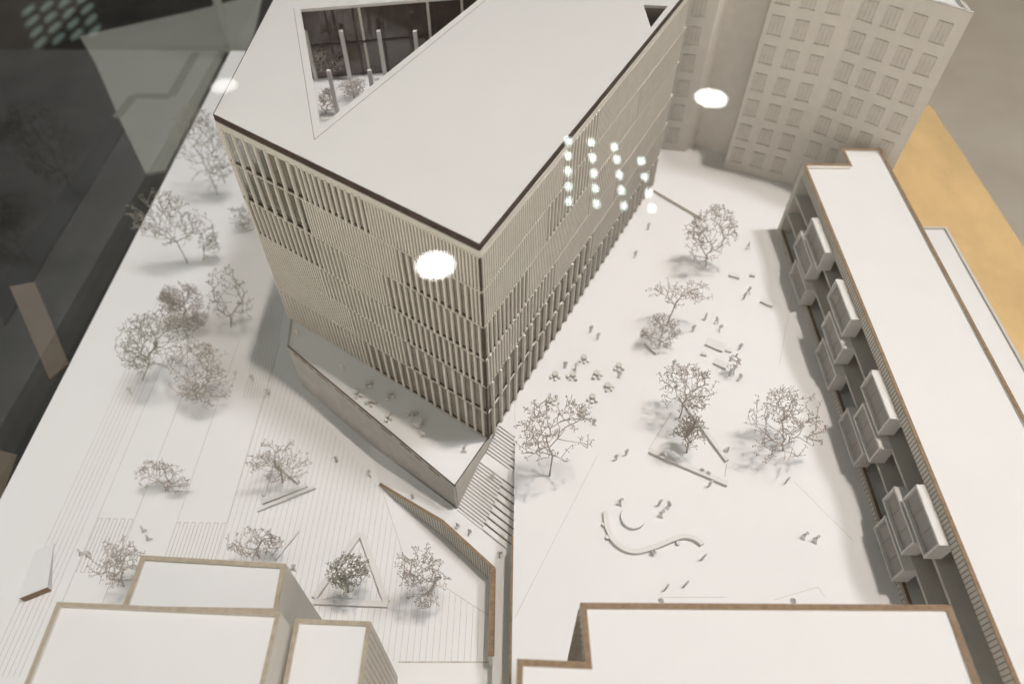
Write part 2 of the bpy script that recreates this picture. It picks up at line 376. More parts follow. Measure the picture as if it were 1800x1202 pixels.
for p, q in ((LF, C0), (C0, R0), (K0, LF)): m.seg(p, q, 0.03, LV[6]-0.03, ZR-0.105, 0.0)
m.build('fascia', SLAT, mb)
# wall seen through the second opening near the right edge
m = MB(); d_ = Vector((nb.x-na.x, nb.y-na.y)).normalized(); o_ = Vector((-d_.y, d_.x))*0.03
m.seg(Vector(xy(na))-d_*0.3+o_, Vector(xy(nb))+d_*0.05+o_, 0.02, 3.0, ZR-0.052); m.build('court_side_wall', SCREEN, mb)
# floors and core
for k in range(7):
    if k in (0,): continue
    mm = MB()
    inn = inset(foot, 0.035)
    if LV[k] > 2.9: continue
    mm.prism(inn, LV[k]-0.035, LV[k]); mm.build('floor_slab', SLAT, mb)
court = [xy(at(500, 60, 3.0)), xy(at(560, 260, 3.0)), (-1.2, 11.2), (0.4, 12.14), (-4.0, 12.14)]
mm = MB(); mm.prism(inset(foot, 0.035), 2.97, 3.0); mm.build('court_floor', WHITE, mb)
mm = MB(); mm.seg((-4.34, 12.03), (1.6, 13.13), 0.03, 3.0, ZR-0.052); mm.build('court_glass_wall', DGLASS, mb)
mm = MB(); mm.prism(inset(foot, 0.75), 0.0, 2.82); mm.build('core', SCREEN, mb)
# slat screens of the facades
def facade(p, q, rows, seed):
    p = Vector(p); q = Vector(q); d = q-p; L = d.length; u = d/L; n = Vector((u.y, -u.x))
    if (p+n-Vector((-1, 10))).length < (p-n-Vector((-1, 10))).length: n = -n
    side = 1 if (Vector((-u.y, u.x))).dot(n) > 0 else -1
    for k, row in enumerate(rows):
        z0 = LV[k]; z1 = LV[k+1]
        ms = MB()
        for (a, b, kind) in row:
            a *= L; b *= L
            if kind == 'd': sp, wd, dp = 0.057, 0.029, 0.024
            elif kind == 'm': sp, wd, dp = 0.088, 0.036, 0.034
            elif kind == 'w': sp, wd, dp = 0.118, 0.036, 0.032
            elif kind == 'c': sp, wd, dp = 0.21, 0.042, 0.036
            elif kind == 'g': sp, wd, dp = 0.26, 0.040, 0.05
            elif kind == 'f': sp, wd, dp = 0.175, 0.044, 0.034
            cnt = max(1, round((b-a)/sp)); sp = (b-a)/cnt
            for i in range(cnt):
                c = a+(i+0.5)*sp
                ms.seg(p+u*(c-wd/2), p+u*(c+wd/2), dp, z0+0.03, z1-0.003, side*dp/2)
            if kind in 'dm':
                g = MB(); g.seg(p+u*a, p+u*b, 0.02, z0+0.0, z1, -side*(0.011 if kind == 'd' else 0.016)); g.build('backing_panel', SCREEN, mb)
            else:
                g = MB(); g.seg(p+u*a, p+u*b, 0.006, z0+0.03, z1-0.02, -side*0.012); g.build('window', CLEAR if kind == 'c' else FPANE, mb)
                g = MB(); g.seg(p+u*a, p+u*b, 0.016, z0+0.03, z0+0.05, -side*0.001); g.build('sill', DARKEDGE, mb)
        ms.build('slat_screen', SLAT, mb)
        fl = MB(); fl.seg(p, q, 0.034, z0-0.002 if k else 0.002, z0+0.02, side*0.006); fl.build('floor_band', SLAT, mb)
# from the far left corner to the front corner (bottom storey first)
left_rows = [
 [(0, .45, 'm'), (.45, 1, 'f')],
 [(0, .40, 'd'), (.40, .66, 'm'), (.66, 1, 'f')],
 [(0, .30, 'd'), (.30, .66, 'm'), (.66, 1, 'w')],
 [(0, .33, 'w'), (.33, .45, 'm'), (.45, .62, 'd'), (.62, 1, 'w')],
 [(0, .32, 'c'), (.32, .70, 'd'), (.70, .96, 'w'), (.96, 1, 'd')],
 [(0, .33, 'c'), (.33, .42, 'w'), (.42, .60, 'w'), (.60, 1, 'd')],
]
right_rows = [
 [(0, .98, 'g')],
 [(0, .5, 'g'), (.5, .75, 'm'), (.75, .98, 'w')],
 [(0, .12, 'm'), (.12, .30, 'w'), (.30, .62, 'd'), (.62, .98, 'm')],
 [(0, .17, 'w'), (.17, .45, 'd'), (.45, .62, 'm'), (.62, .98, 'd')],
 [(0, .24, 'd'), (.24, .44, 'w'), (.44, .70, 'd'), (.70, .98, 'm')],
 [(0, .30, 'd'), (.30, .46, 'w'), (.46, .98, 'd')],
]
facade(LF, C0, left_rows, 1); facade(C0, R0, right_rows, 2)
# left side of the loft: clear panes with a dark edge
for k in range(6):
    g = MB(); g.seg(K0, LF, 0.008, LV[k]+0.03, LV[k+1]-0.01); g.build('side_pane', CLEAR, mb)
m = MB()
for k in range(6): m.prism([(LF[0]-0.012, LF[1]-0.012), (LF[0]+0.02, LF[1]-0.012), (LF[0]+0.02, LF[1]+0.02), (LF[0]-0.012, LF[1]+0.02)], LV[k]+0.02, LV[k+1]-0.03)
m.build('side_edge', SLAT, mb)
for k in range(6):
    m = MB(); m.seg((C0[0]-0.02, C0[1]+0.005), (C0[0]+0.012, C0[1]+0.005), 0.03, LV[k]+0.045, LV[k+1]-0.035, -0.03); m.build('corner_post', DARKEDGE, mb)
# columns of the roof court
for (px, py, ztop) in ((599, 54, 3.94), (665, 54.5, 3.94), (729, 55, 3.94), (536, 54, 3.94), (577.3, 124, 3.94), (649, 123.5, 3.94)):
    P = at(px, py, ztop); mm = MB(); mm.box(P.x-0.032, P.x+0.032, P.y-0.032, P.y+0.032, 3.0, ztop); mm.build('court_column_or_reflection', FURN, mb)

for fx in (0.06, 0.14, 0.22, 0.30, 0.38, 0.46, 0.54, 0.62):
    a = Vector((-4.34, 12.03)).lerp(Vector((1.6, 13.13)), fx); mm = MB(); mm.seg(a, a+Vector((0.025, 0.0046)), 0.04, 3.0, ZR-0.052, -0.012); mm.build('court_mullion', DARKEDGE, mb)
mm = MB(); mm.seg((-4.34, 12.03), (1.6, 13.13), 0.034, 3.62, 3.66, -0.012); mm.build('court_rail', DARKEDGE, mb)
for px, py in ((568, 14), (632, 10), (752, 2), (812, -2)):
    P = at(px, py, 4.25); mm = MB(); mm.box(P.x-0.022, P.x+0.022, P.y-0.10, P.y-0.056, 3.0, 4.30); mm.build('court_column_or_reflection', SLAT, mb)  # slim posts standing in for columns reflected in the dark glass wall
# loft behind the clear panes
fd = (Vector(C0)-Vector(LF)).normalized(); fn = Vector((-fd.y, fd.x))
if fn.y < 0: fn = -fn
o1 = Vector(LF)+fd*0.35+fn*0.42; o2 = o1+fd*1.35
mm = MB(); mm.seg(o1, o2, 0.02, 2.86, 4.2); mm.build('loft_wall', SLAT, mb)
for f in (0.25, 0.6, 1.0):
    c_ = Vector(LF)+fd*(0.2+1.4*f); mm = MB(); mm.seg(c_+fn*0.06, c_+fn*0.4, 0.02, 2.86, 3.4 if f < 1 else 4.2); mm.build('loft_screen', FACW, mb)
mm = MB(); mm.prism([tuple(Vector(LF)+fd*0.1+fn*0.05), tuple(Vector(LF)+fd*1.6+fn*0.05), tuple(o2), tuple(o1)], 2.865, 2.885); mm.build('loft_floor', FACW, mb)
mm = MB(); mm.seg(Vector(LF)+fd*0.3+fn*0.03, Vector(LF)+fd*1.5+fn*0.03, 0.05, 3.53, 3.57); mm.build('loft_beam', SLAT, mb)

# ------------------------------------------------------------------ far block
fb = [(3.0, 14.3), (3.93, 14.15), (4.22, 14.43), (4.87, 13.98), (4.75, 13.54), (6.17, 12.92), (7.59, 11.80), (7.58, 13.4), (6.2, 15.6), (3.2, 16.4)]
t = block('apartment_block', 'tall pale block with engraved window grids behind the plaza', fb, 0.0, 4.47, 0.07, FACW, GREYW, 0.05)
def win_grid(p, q, cols, rows, z0, dz, wz, parent, ww):
    p = Vector(p); q = Vector(q); d = q-p; L = d.length; u = d/L; n = Vector((u.y, -u.x))
    if n.y > 0: n = -n
    sd = 1 if Vector((-u.y, u.x)).dot(n) > 0 else -1
    for r in range(rows):
        for c in cols:
            z = z0+dz*r; a = p+u*(c*L-ww/2); b = p+u*(c*L+ww/2)
            g = MB(); g.seg(a, b, 0.012, z, z+wz, sd*0.004); wn = g.build('window', WINM, parent)
            g = MB()
            for f in (0.02, 0.34, 0.66, 0.98):
                e = a.lerp(b, f); g.seg(e-u*0.008, e+u*0.008, 0.014, z-0.01, z+wz*0.94, sd*0.007)
            g.seg(a-u*0.02, b+u*0.02, 0.018, z-0.035, z-0.012, sd*0.007)
            g.seg(a, b, 0.014, z+wz*0.95, z+wz, sd*0.007)
            g.build('frame', WINL, wn)
win_grid((4.75, 13.54), (6.17, 12.92), (0.14, 0.44, 0.74), 7, 0.25, 0.60, 0.36, t, 0.25)
win_grid((6.17, 12.92), (7.59, 11.80), (0.10, 0.34, 0.58, 0.82), 7, 0.25, 0.60, 0.36, t, 0.25)
win_grid((3.0, 14.3), (3.93, 14.15), (0.62,), 7, 0.25, 0.60, 0.36, t, 0.26)

# ------------------------------------------------------------------ right building with balcony boxes
rb = [(5.52, 0.9), (7.2, 0.9), (7.2, 11.92), (6.41, 11.92), (6.41, 11.40), (5.52, 11.40)]
t = empty('balcony_building', (6.3, 6.0, 0), 'long narrow white roofed block with stacked balcony boxes facing the plaza', 'building')
inn = inset(rb, 0.055); ZB = 1.7
m = MB(); m.ring(rb, inn, ZB-0.012, ZB); m.build('rim', BURNT, t)
m = MB(); m.prism(inset(rb, 0.05), ZB-0.07, ZB-0.04); m.build('roof', WHITE2, t)
m = MB(); m.box(7.14, 7.2, 0.9, 11.92, 0, ZB-0.012); m.box(6.41, 7.14, 11.86, 11.92, 0, ZB-0.012); m.box(6.41, 6.47, 11.34, 11.86, 0, ZB-0.012)
m.box(5.52, 6.41, 11.27, 11.40, 0, ZB-0.012); m.build('end_wall', PAPER, t)
m = MB(); m.box(5.52, 5.56, 0.9, 11.27, 1.5, ZB-0.012); pw = m.build('parapet_band', PAPER, t)
m = MB(); y = 0.95
while y < 11.2: m.box(5.5165, 5.5215, y, y+0.010, 1.505, ZB-0.015); y += 0.062
m.build('joint_lines', LINED, pw)
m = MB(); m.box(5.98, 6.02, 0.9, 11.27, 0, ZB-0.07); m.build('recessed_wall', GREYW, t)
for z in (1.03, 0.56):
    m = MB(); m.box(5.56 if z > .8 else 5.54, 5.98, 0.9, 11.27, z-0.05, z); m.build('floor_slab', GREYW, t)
m = MB(); m.box(5.50, 5.54, 0.9, 11.27, 0.002, 0.10); m.build('base_strip', PAPER, t)
m = MB(); m.box(5.54, 5.60, 0.9, 11.27, 0.02, 0.085); m.build('base_board', BURNT, t)
m = MB(); y = 0.95
while y < 11.2: m.box(5.4965, 5.5015, y, y+0.008, 0.01, 0.10); y += 0.075
m.build('base_joints', LINED, t)
k = 1.0286
bxs = [(8.80, 9.71, 2), (9.04, 9.92, 1), (8.83, 9.66, 0), (7.28, 8.17, 2), (7.09, 7.92, 1), (6.89, 7.72, 0), (5.43, 6.29, 2), (5.24, 6.05, 1), (5.43, 6.27, 0), (3.58, 4.41, 2), (3.82, 4.64, 1), (3.63, 4.43, 0)]
for i, (y0, y1, lv) in enumerate(bxs):
    y0 *= k; y1 *= k; z0 = (0.12, 0.60, 1.09)[lv]; z1 = (0.54, 1.02, 1.53)[lv]; xf = 5.385
    xb = 5.62
    m = MB(); e = 0.035
    m.box(xf, xb, y0, y1, z1-e, z1); m.box(xf, xb, y0, y1, z0, z0+e); m.box(xf, xb, y0, y0+e, z0+e, z1-e); m.box(xf, xb, y1-e, y1, z0+e, z1-e)
    bo = m.build('balcony_box', FURN, t)
    m = MB(); m.box(xf+0.045, xf+0.06, y0+e, y1-e, z0+e, z1-e); pn = m.build('pane', PANE, bo)
    m = MB()
    for f in (0.34, 0.67): m.box(xf+0.0425, xf+0.047, y0+(y1-y0)*f, y0+(y1-y0)*f+0.006, z0+e, z1-e)
    m.build('engraved_line', LINED, bo)

# ------------------------------------------------------------------ other blocks
block('low_block', 'low white roofed block behind the long balcony building', [(7.24, 1.0), (8.36, 1.0), (8.36, 10.5), (7.24, 10.5)], -0.1, 0.9, 0.05, PAPER, GREYW, 0.04)
t = block('front_block', 'large flat white roof with brown rim at the bottom right, stepped at its corner', [(0.0, 0.9), (0.02, 2.04), (0.735, 2.02), (0.71, 2.63), (4.77, 2.67), (4.745, 0.9)], 0.0, 2.29, 0.065, FACW, BURNT, 0.03)
g = MB(); zz = 0.3
for kx in range(9):
    yv = 2.06+kx*0.065; g.box(0.705-0.003+0.025*(1-kx/9)-0.012, 0.722, yv, yv+0.01, 0.05, 2.2)
g.build('engraved_joints', LINE, t)
B1 = [(-5.35, 0.9), xy(at(100, 1057, 1.85)), xy(at(492, 1075, 1.85)), (-2.72, 0.9)]
B1[0] = (B1[1][0]+0.05, 0.9)
block('large_foreground_block', 'largest and nearest blurred white block at the bottom left corner', B1, ZG, 1.85, 0.045, PAPER, RIMF, 0.06)
b2r = at(502, 990, 1.5); b2l = at(248, 975, 1.5)
block('upper_foreground_block', 'blurred white block at the bottom left, just beyond the largest one', [(b2l.x, 2.72), xy(b2l), xy(b2r), (b2r.x+0.03, 2.72)], ZG, 1.5, 0.055, PAPER, RIMF, 0.05)
b3r = at(652, 1091.5, 1.33)
t = block('small_foreground_block', 'smallest white block right of the largest one at the bottom left', [(-2.66, 0.9), (-2.68, b3r.y+0.02), xy(b3r), (b3r.x+0.0, 0.9)], ZG, 1.33, 0.05, PAPER, RIMF, 0.05)
m = MB(); kk = 0
while kk < 20: m.box(b3r.x-0.002, b3r.x+0.006, 1.0+kk*0.084, 1.012+kk*0.084, ZG+0.02, 1.30); kk += 1
m.build('engraved_joints', LINE, t)
# stair head at the left edge
q = [at(30, 1052, -1.06), at(83, 1031, -1.06), at(96, 955, ZG), at(64, 967, ZG)]
t = empty('stair_head', (q[0].x, q[0].y, ZG), 'small slab roofed stair head with a brown open end at the left edge', 'shelter')
m = MB(); zt = [-1.06, -1.06, ZG+0.02, ZG+0.02]; a_ = sum(q[i].x*q[(i+1) % 4].y-q[(i+1) % 4].x*q[i].y for i in range(4)); m.prism([xy(p) for p in q], [z-0.015 for z in (zt if a_ > 0 else zt[::-1])], zt if a_ > 0 else zt[::-1]); m.build('roof_slab', WHITE, t)
qi = inset([xy(p) for p in q], 0.02)
m = MB(); zs_ = [-1.085, -1.085, ZG+0.004, ZG+0.004]; m.prism(qi, ZG, zs_ if a_ > 0 else zs_[::-1]); m.build('side_wall', WHITE, t)
m = MB()
for k in range(5):
    z = ZG+0.008+k*0.031; m.seg(qi[0], qi[1], 0.012, z, z+0.026, 0.004 if False else -0.004)
m.build('slatted_end', BURNT, t)

# low fence near the far end of the plaza
t = empty('low_fence', at(1190, 362), 'low brown timber fence standing alone at the far end of the plaza', 'fence')
m = MB(); a = at(1148, 338); b = at(1232, 387); m.seg(a, b, 0.035, 0.0, 0.045); m.build('board', FURN, t)
m = MB(); m.seg(a, b, 0.03, 0.045, 0.055); m.build('top_edge', BURNT, t)

# ------------------------------------------------------------------ wooden base, plinth, surroundings
m = MB(); m.prism([(7.6, -1), (10.68, -1), (10.68, 16.4), (7.6, 17)], -1.9, -0.10); o = m.build('wooden_base', WOOD); tag(o, 'yellow plywood base board showing along the right side of the model', 'board')
bevel(o, 0.02)
m = MB(); m.prism([(-9.07, 0.8), (-9.3, 21.05), (7.6, 21.05), (7.6, 0.8)], -1.9, ZG-0.25); o = m.build('base_board', PAPER); tag(o, 'thick base board under the white model at its left edge', 'board')
m = MB(); m.box(-12.0, 10.9, -1.5, 21.9, -26, -1.9); o = m.build('display_plinth', DARK2); tag(o, 'dark charcoal plinth carrying the model, seen along its left edge', 'plinth'); bevel(o, 0.05)

ZP = -1.9
m = MB(); m.prism([xy(at(215, 190, ZP)), xy(at(228, 215, ZP)), xy(at(10, 575, ZP)), xy(at(-12, 520, ZP))], ZP, ZP+0.06); o = m.build('plinth_gap_strip', GAPM); tag(o, 'black strip standing in for the dark gap along the plinth left of the model', 'strip')  # dark gap of the plinth side, built as a black strip
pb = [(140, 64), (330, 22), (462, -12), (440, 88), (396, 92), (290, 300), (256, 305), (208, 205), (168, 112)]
m = MB(); m.prism([xy(at(*p, ZP+.08)) for p in pb], ZP, ZP+0.08); o = m.build('pale_reflection_shape', PALEM); t = o; tag(o, 'pale angular shape imitating the mirrored model, with a zigzag band, at the upper left', 'board')  # reflection of the model in the case glass, built as a flat solid
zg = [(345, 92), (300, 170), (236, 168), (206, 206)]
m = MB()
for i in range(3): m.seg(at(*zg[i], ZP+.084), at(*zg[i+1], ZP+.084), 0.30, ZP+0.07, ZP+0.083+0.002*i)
m.build('zigzag_reflection', PALED, t)  # dark zigzag of the same reflection, put into the colour
m = MB(); m.prism([xy(at(*p, ZP+.04)) for p in ((18, 505), (62, 497), (122, 640), (88, 668))], ZP, ZP+0.07); o = m.build('tan_reflection_strip', TANM); tag(o, 'tan strip imitating a reflection across the dark plinth at the left', 'strip')  # stripe reflected in the glass, built as a flat solid
m = MB(); m.prism([xy(at(*p, ZP+.04)) for p in ((-10, 790), (32, 800), (2, 880), (-14, 890))], ZP, ZP+0.07); o = m.build('tan_reflection_strip', TANM); tag(o, 'tan patch at the left edge of the picture beside the base', 'strip')
m = MB(); m.prism([xy(at(*p, ZP+.04)) for p in ((372, -6), (388, -6), (404, 84), (394, 86))], ZP+0.081, ZP+0.12); o = m.build('reflection_sliver', PALEM); tag(o, 'narrow pale strip imitating a reflection beside the larger one at the top left', 'reflection')  # another glass reflection built as a thin solid
# ------------------------------------------------------------------ figures
def skin_figure(name, verts, edges, radii):
    me = bpy.data.meshes.new(name); me.from_pydata(verts, edges, []); o = bpy.data.objects.new(name, me); COL.objects.link(o)
    sk = o.modifiers.new('skin', 'SKIN')
    for i, r in enumerate(radii): me.skin_vertices[0].data[i].radius = (r, r)
    me.skin_vertices[0].data[0].use_root = True
    sb = o.modifiers.new('sub', 'SUBSURF'); sb.levels = 1; sb.render_levels = 1
    dg = bpy.context.evaluated_depsgraph_get(); ev = o.evaluated_get(dg); m2 = bpy.data.meshes.new_from_object(ev)
    bpy.data.objects.remove(o); m2.name = name; m2.materials.clear(); m2.materials.append(FIG)
    for p in m2.polygons: p.use_smooth = True
    return m2
h = 0.225
def V3(x, y, z): return (x*h, y*h, z*h)
stand = skin_figure('standing_figure',
 [V3(0, 0, .50), V3(0, 0, .66), V3(0, 0, .80), V3(0, 0, .86), V3(0, .01, .945), V3(.06, 0, .47), V3(.065, .01, .26), V3(.07, 0, .02), V3(.07, .07, .015),
  V3(-.06, 0, .47), V3(-.065, -.01, .26), V3(-.07, -.02, .02), V3(-.07, .05, .015), V3(.12, 0, .79), V3(.155, 0, .62), V3(.15, .05, .47), V3(-.12, 0, .79), V3(-.155, -.01, .62), V3(-.15, .04, .47)],
 [(0, 1), (1, 2), (2, 3), (3, 4), (0, 5), (5, 6), (6, 7), (7, 8), (0, 9), (9, 10), (10, 11), (11, 12), (2, 13), (13, 14), (14, 15), (2, 16), (16, 17), (17, 18)],
 [h*r for r in (.085, .082, .085, .04, .062, .062, .045, .034, .026, .062, .045, .034, .026, .045, .034, .026, .045, .034, .026)])
walk = skin_figure('walking_figure',
 [V3(0, 0, .50), V3(0, .02, .66), V3(0, .03, .80), V3(0, .04, .86), V3(0, .06, .945), V3(.055, .02, .47), V3(.06, .12, .27), V3(.06, .16, .03), V3(.06, .23, .03),
  V3(-.055, -.01, .47), V3(-.06, -.06, .27), V3(-.06, -.19, .06), V3(-.06, -.14, .015), V3(.12, .03, .79), V3(.15, -.05, .63), V3(.14, -.07, .49), V3(-.12, .03, .79), V3(-.15, .08, .63), V3(-.13, .17, .53)],
 [(0, 1), (1, 2), (2, 3), (3, 4), (0, 5), (5, 6), (6, 7), (7, 8), (0, 9), (9, 10), (10, 11), (11, 12), (2, 13), (13, 14), (14, 15), (2, 16), (16, 17), (17, 18)],
 [h*r for r in (.085, .082, .085, .04, .062, .062, .045, .034, .026, .062, .045, .034, .026, .045, .034, .026, .045, .034, .026)])
sit = skin_figure('seated_figure',
 [V3(0, 0, .30), V3(0, -.01, .46), V3(0, 0, .60), V3(0, .01, .66), V3(0, .03, .745), V3(.06, .02, .29), V3(.07, .24, .29), V3(.07, .26, .02), V3(.07, .32, .015),
  V3(-.06, .02, .29), V3(-.07, .24, .29), V3(-.07, .26, .02), V3(-.07, .32, .015), V3(.12, 0, .59), V3(.15, .06, .44), V3(.10, .18, .38), V3(-.12, 0, .59), V3(-.15, .06, .44), V3(-.10, .18, .38)],
 [(0, 1), (1, 2), (2, 3), (3, 4), (0, 5), (5, 6), (6, 7), (7, 8), (0, 9), (9, 10), (10, 11), (11, 12), (2, 13), (13, 14), (14, 15), (2, 16), (16, 17), (17, 18)],
 [h*r for r in (.085, .082, .085, .04, .062, .062, .045, .034, .026, .062, .045, .034, .026, .045, .034, .026, .045, .034, .026)])
G = 'small grey figurines standing about the model'
def person(px, py, z, pose, rot, label, dz=0.0, sc=1.0, grp=G):
    o = bpy.data.objects.new('figurine', {'s': stand, 'w': walk, 't': sit}[pose]); COL.objects.link(o)
    P = at(px, py, z); o.location = (P.x, P.y, z+dz); o.rotation_euler = (0, 0, math.radians(rot)); o.scale = (sc, sc, sc)
    tag(o, label, 'figurine', grp)
PEOPLE = [
 (1139, 404, 0, 's', 20, 'grey figurine on the open plaza just below the low brown fence'),
 (1116, 453, 0, 's', 40, 'lone grey figurine between the tower facade and the far tree, below another figurine'),
 (1113, 374, 0, 'w', 10, 'faint figurine close under the far end of the slatted tower facade'),
 (1038, 584, 0, 's', 15, 'thin grey figurine above the cafe tables, the farther left of two'),
 (1050, 597, 0, 's', 15, 'grey figurine above the cafe tables, right of its thinner companion'),
 (993, 647, 0, 's', 0, 'beige figurine standing beside the leftmost cafe tables near the facade'),
 (1012, 650, 0, 'w', 30, 'slim figurine walking between two of the upper cafe tables'),
 (1088, 664, 0, 's', -20, 'figurine standing right in front of the rightmost cafe table'),
 (1217, 583, 0, 's', 10, 'figurine on the plaza right of the low bush with a bench'),
 (1239, 562, 0, 's', 80, 'upper one of three figurines gathered beyond the long white bench'),
 (1258, 569, 0, 'w', 120, 'middle one of three figurines gathered beyond the long white bench'),
 (1264, 582, 0, 'w', 200, 'lowest one of three figurines gathered beyond the long white bench'),
 (1307, 526, 0, 's', 30, 'left figurine of a pair right of the far tree, below the small cube'),
 (1315, 516, 0, 'w', 60, 'right figurine of a pair right of the far tree, below the small cube'),
 (1314, 438, 0, 'w', 100, 'figurine alone at the far right of the round far tree'),
 (1299, 615, 0, 's', 10, 'figurine standing right of the long white bench, near the small shrub'),
 (1299, 668, 0, 'w', 140, 'figurine bending below the small shrub at its right'),
 (1281, 661, 0, 's', 30, 'figurine below the small shrub at its left'),
 (1082, 809, 0, 's', 10, 'left one of two figurines strolling between the two large plaza trees'),
 (1100, 800, 0, 's', 20, 'right one of two figurines strolling between the two large plaza trees'),
 (1090, 886, 0, 'w', 40, 'small figurine at the upper left of the round white disc'),
 (1158, 888, 0, 's', 30, 'upper left figurine of the trio right of the round disc'),
 (1174, 892, 0, 's', 120, 'right figurine of the trio right of the round disc'),
 (1162, 907, 0, 'w', 40, 'nearest figurine of the trio right of the round disc'),
 (1163, 803, 0, 't', 160, 'figurine seated at the left part of the triangular planter bench'),
 (1232, 831, 0, 't', 160, 'left figurine of two seated side by side on the triangular planter bench'),
 (1243, 836, 0, 't', 150, 'right figurine of two seated side by side on the triangular planter bench'),
 (1246, 855, 0, 's', 20, 'figurine standing in front of the two seated on the planter bench'),
 (1278, 795, 0, 't', 70, 'figurine seated at the right bar of the triangular plaza planter'),
 (1043, 747, 0, 's', 0, 'figurine half hidden behind the right branches of the left plaza tree'),
 (1381, 849, 0, 's', 40, 'figurine under the lowest branches of the right plaza tree'),
 (1412, 945, 0, 'w', 30, 'left figurine of a pair walking near the balcony building shadow'),
 (1432, 951, 0, 'w', 40, 'right figurine of a pair walking near the balcony building shadow'),
 (1235, 983, 0, 's', 30, 'figurine at the right end of the curved bench'),
 (1148, 976, 0, 't', 0, 'figurine seated on the middle of the curved bench'),
 (1170, 1036, 0, 's', 40, 'left figurine of a pair in front of the large flat roof'),
 (1204, 1030, 0, 's', 40, 'right figurine of a pair in front of the large flat roof'),
 (1183, 644, 0, 's', 0, 'figurine just behind the crown of the middle plaza tree'),
 (865, 843, -0.36, 's', 10, 'figurine on the middle landing of the stair'),
 (805, 927, ZL, 'w', 150, 'left one of two figurines at the foot of the stair'),
 (826, 938, ZL, 'w', 170, 'right one of two figurines at the foot of the stair'),
 (879, 977, ZL, 'w', 200, 'small figurine in the corner of the lower landing by the plaza edge'),
 (726, 877, -1.0, 's', 10, 'pale figurine on the shaded ramp behind the slatted wall'),
 (232, 692, ZG, 'w', 60, 'figurine under the big tree on the left edge of the model'),
 (473, 693, ZG, 's', 20, 'figurine standing on the left ground below the podium shadow'),
 (446, 669, ZG, 's', 20, 'pale figurine on the line pattern left of the podium shadow'),
 (255, 934, ZG, 'w', -30, 'farther figurine of two walking toward the foreground block at the left'),
 (264, 948, ZG, 'w', 130, 'nearer figurine of two walking toward the foreground block at the left'),
 (145, 974, ZG, 'w', -30, 'left figurine of a pair above the lower left tree'),
 (160, 977, ZG, 'w', 40, 'right figurine of a pair above the lower left tree'),
 (593, 811, ZG, 's', 0, 'figurine alone on the striped ground left of the podium shadow edge'),
 (650, 836, ZG, 'w', 60, 'tiny figurine at the tip of the podium shadow by the wooden wall'),
 (519, 1000, ZG, 'w', 40, 'figurine right of the blurred upper foreground block'),
 (524, 590, 0, 's', 20, 'figurine at the far left end of the terrace under the facade'),
 (603, 651, 0, 's', 0, 'figurine in shadow on the terrace above the leftmost cafe sets'),
 (744, 768, 0, 't', 10, 'figurine seated in front of the large drum on the terrace'),
 (817, 793, 0, 'w', 70, 'figurine walking in the near corner of the terrace'),
]
for a in PEOPLE: person(*a)

# ------------------------------------------------------------------ tables, stools, benches
def drum(name, r, hh, lip=0.006):
    mm = MB(); mm.lathe([(r*0.93, 0), (r*0.95, 0.004), (r*0.93, hh*0.15), (r*0.92, hh*0.72), (r, hh*0.76), (r, hh-0.005), (r-0.004, hh)], n=24)
    o = mm.build(name, TABM); me = o.data; bpy.data.objects.remove(o); return me
tab = drum('cafe_table', 0.056, 0.10)
mm = MB(); mm.lathe([(0.022, 0), (0.028, 0.006), (0.024, 0.02), (0.033, 0.042), (0.033, 0.052), (0.026, 0.058)], n=12); o = mm.build('stool', FURN, smooth=True); sto = o.data; bpy.data.objects.remove(o)
PT = [(975.5, 656, 'leftmost'), (1007, 657, 'second from left'), (1048, 654.5, 'middle'), (1026, 627, 'farthest'), (1087, 641, 'rightmost'), (1068, 676, 'right of two lower'), (1041, 695.5, 'lower left, right of the tree top'), (1023, 719, 'nearest, partly behind twigs'), (965, 702, 'behind the left tree crown')]
NM = {'leftmost': 'the leftmost plaza set, nearest the tower', 'second from left': 'the second plaza set from the left', 'middle': 'the middle plaza set', 'farthest': 'the farthest plaza set', 'rightmost': 'the rightmost plaza set', 'right of two lower': 'the lower right plaza set', 'lower left, right of the tree top': 'the second nearest plaza set', 'nearest, partly behind twigs': 'the nearest plaza set', 'behind the left tree crown': 'the set behind the left plaza tree'}
TT = [(647, 671, 'the farthest terrace set in the facade shadow'), (627, 689, 'the leftmost sunlit terrace set'), (651, 703, 'the second sunlit terrace set from the left'), (684, 692, 'the middle shaded terrace set'), (681, 729, 'the nearest terrace set'), (725, 723, 'the set just beyond the large drum')]
rr = random.Random(7)
for grp, lst in (('round cafe tables on the plaza', [(a, b, NM[c]) for a, b, c in PT]), ('round cafe tables on the terrace', TT)):
    plaza_set = 'plaza' in grp
    for i, (px, py, nm) in enumerate(lst):
        P = at(px, py+5, 0.0)
        o = bpy.data.objects.new('cafe_table', tab); COL.objects.link(o); o.location = (P.x, P.y, 0.0); o.rotation_euler = (0, 0, rr.random()*6)
        if not plaza_set: o.scale = (0.62, 0.62, 0.85)
        tag(o, 'ivory round drum table of '+nm, 'table', grp)
        base = rr.uniform(3.6, 4.4) + rr.uniform(-0.4, 0.4)
        ns = 3
        for j in range(ns):
            an = base+j*(0.95 if plaza_set else 1.5)+rr.uniform(-0.15, 0.15); rad = 0.092 if plaza_set else 0.075
            q = bpy.data.objects.new('stool', sto); COL.objects.link(q); q.location = (P.x+rad*math.cos(an), P.y+rad*math.sin(an), 0.0)
            s_ = rr.uniform(0.9, 1.1); q.scale = (s_, s_, s_)
            tag(q, 'small ivory stool beside the table of '+nm, 'stool', 'stools of '+nm)
P = at(734, 745); mm = MB(); mm.lathe([(0.075, 0), (0.085, 0.01), (0.09, 0.06), (0.092, 0.10), (0.088, 0.11), (0.07, 0.114)], n=28); o = mm.build('planter_drum', FURN, smooth=False); o.location = (P.x, P.y, 0)
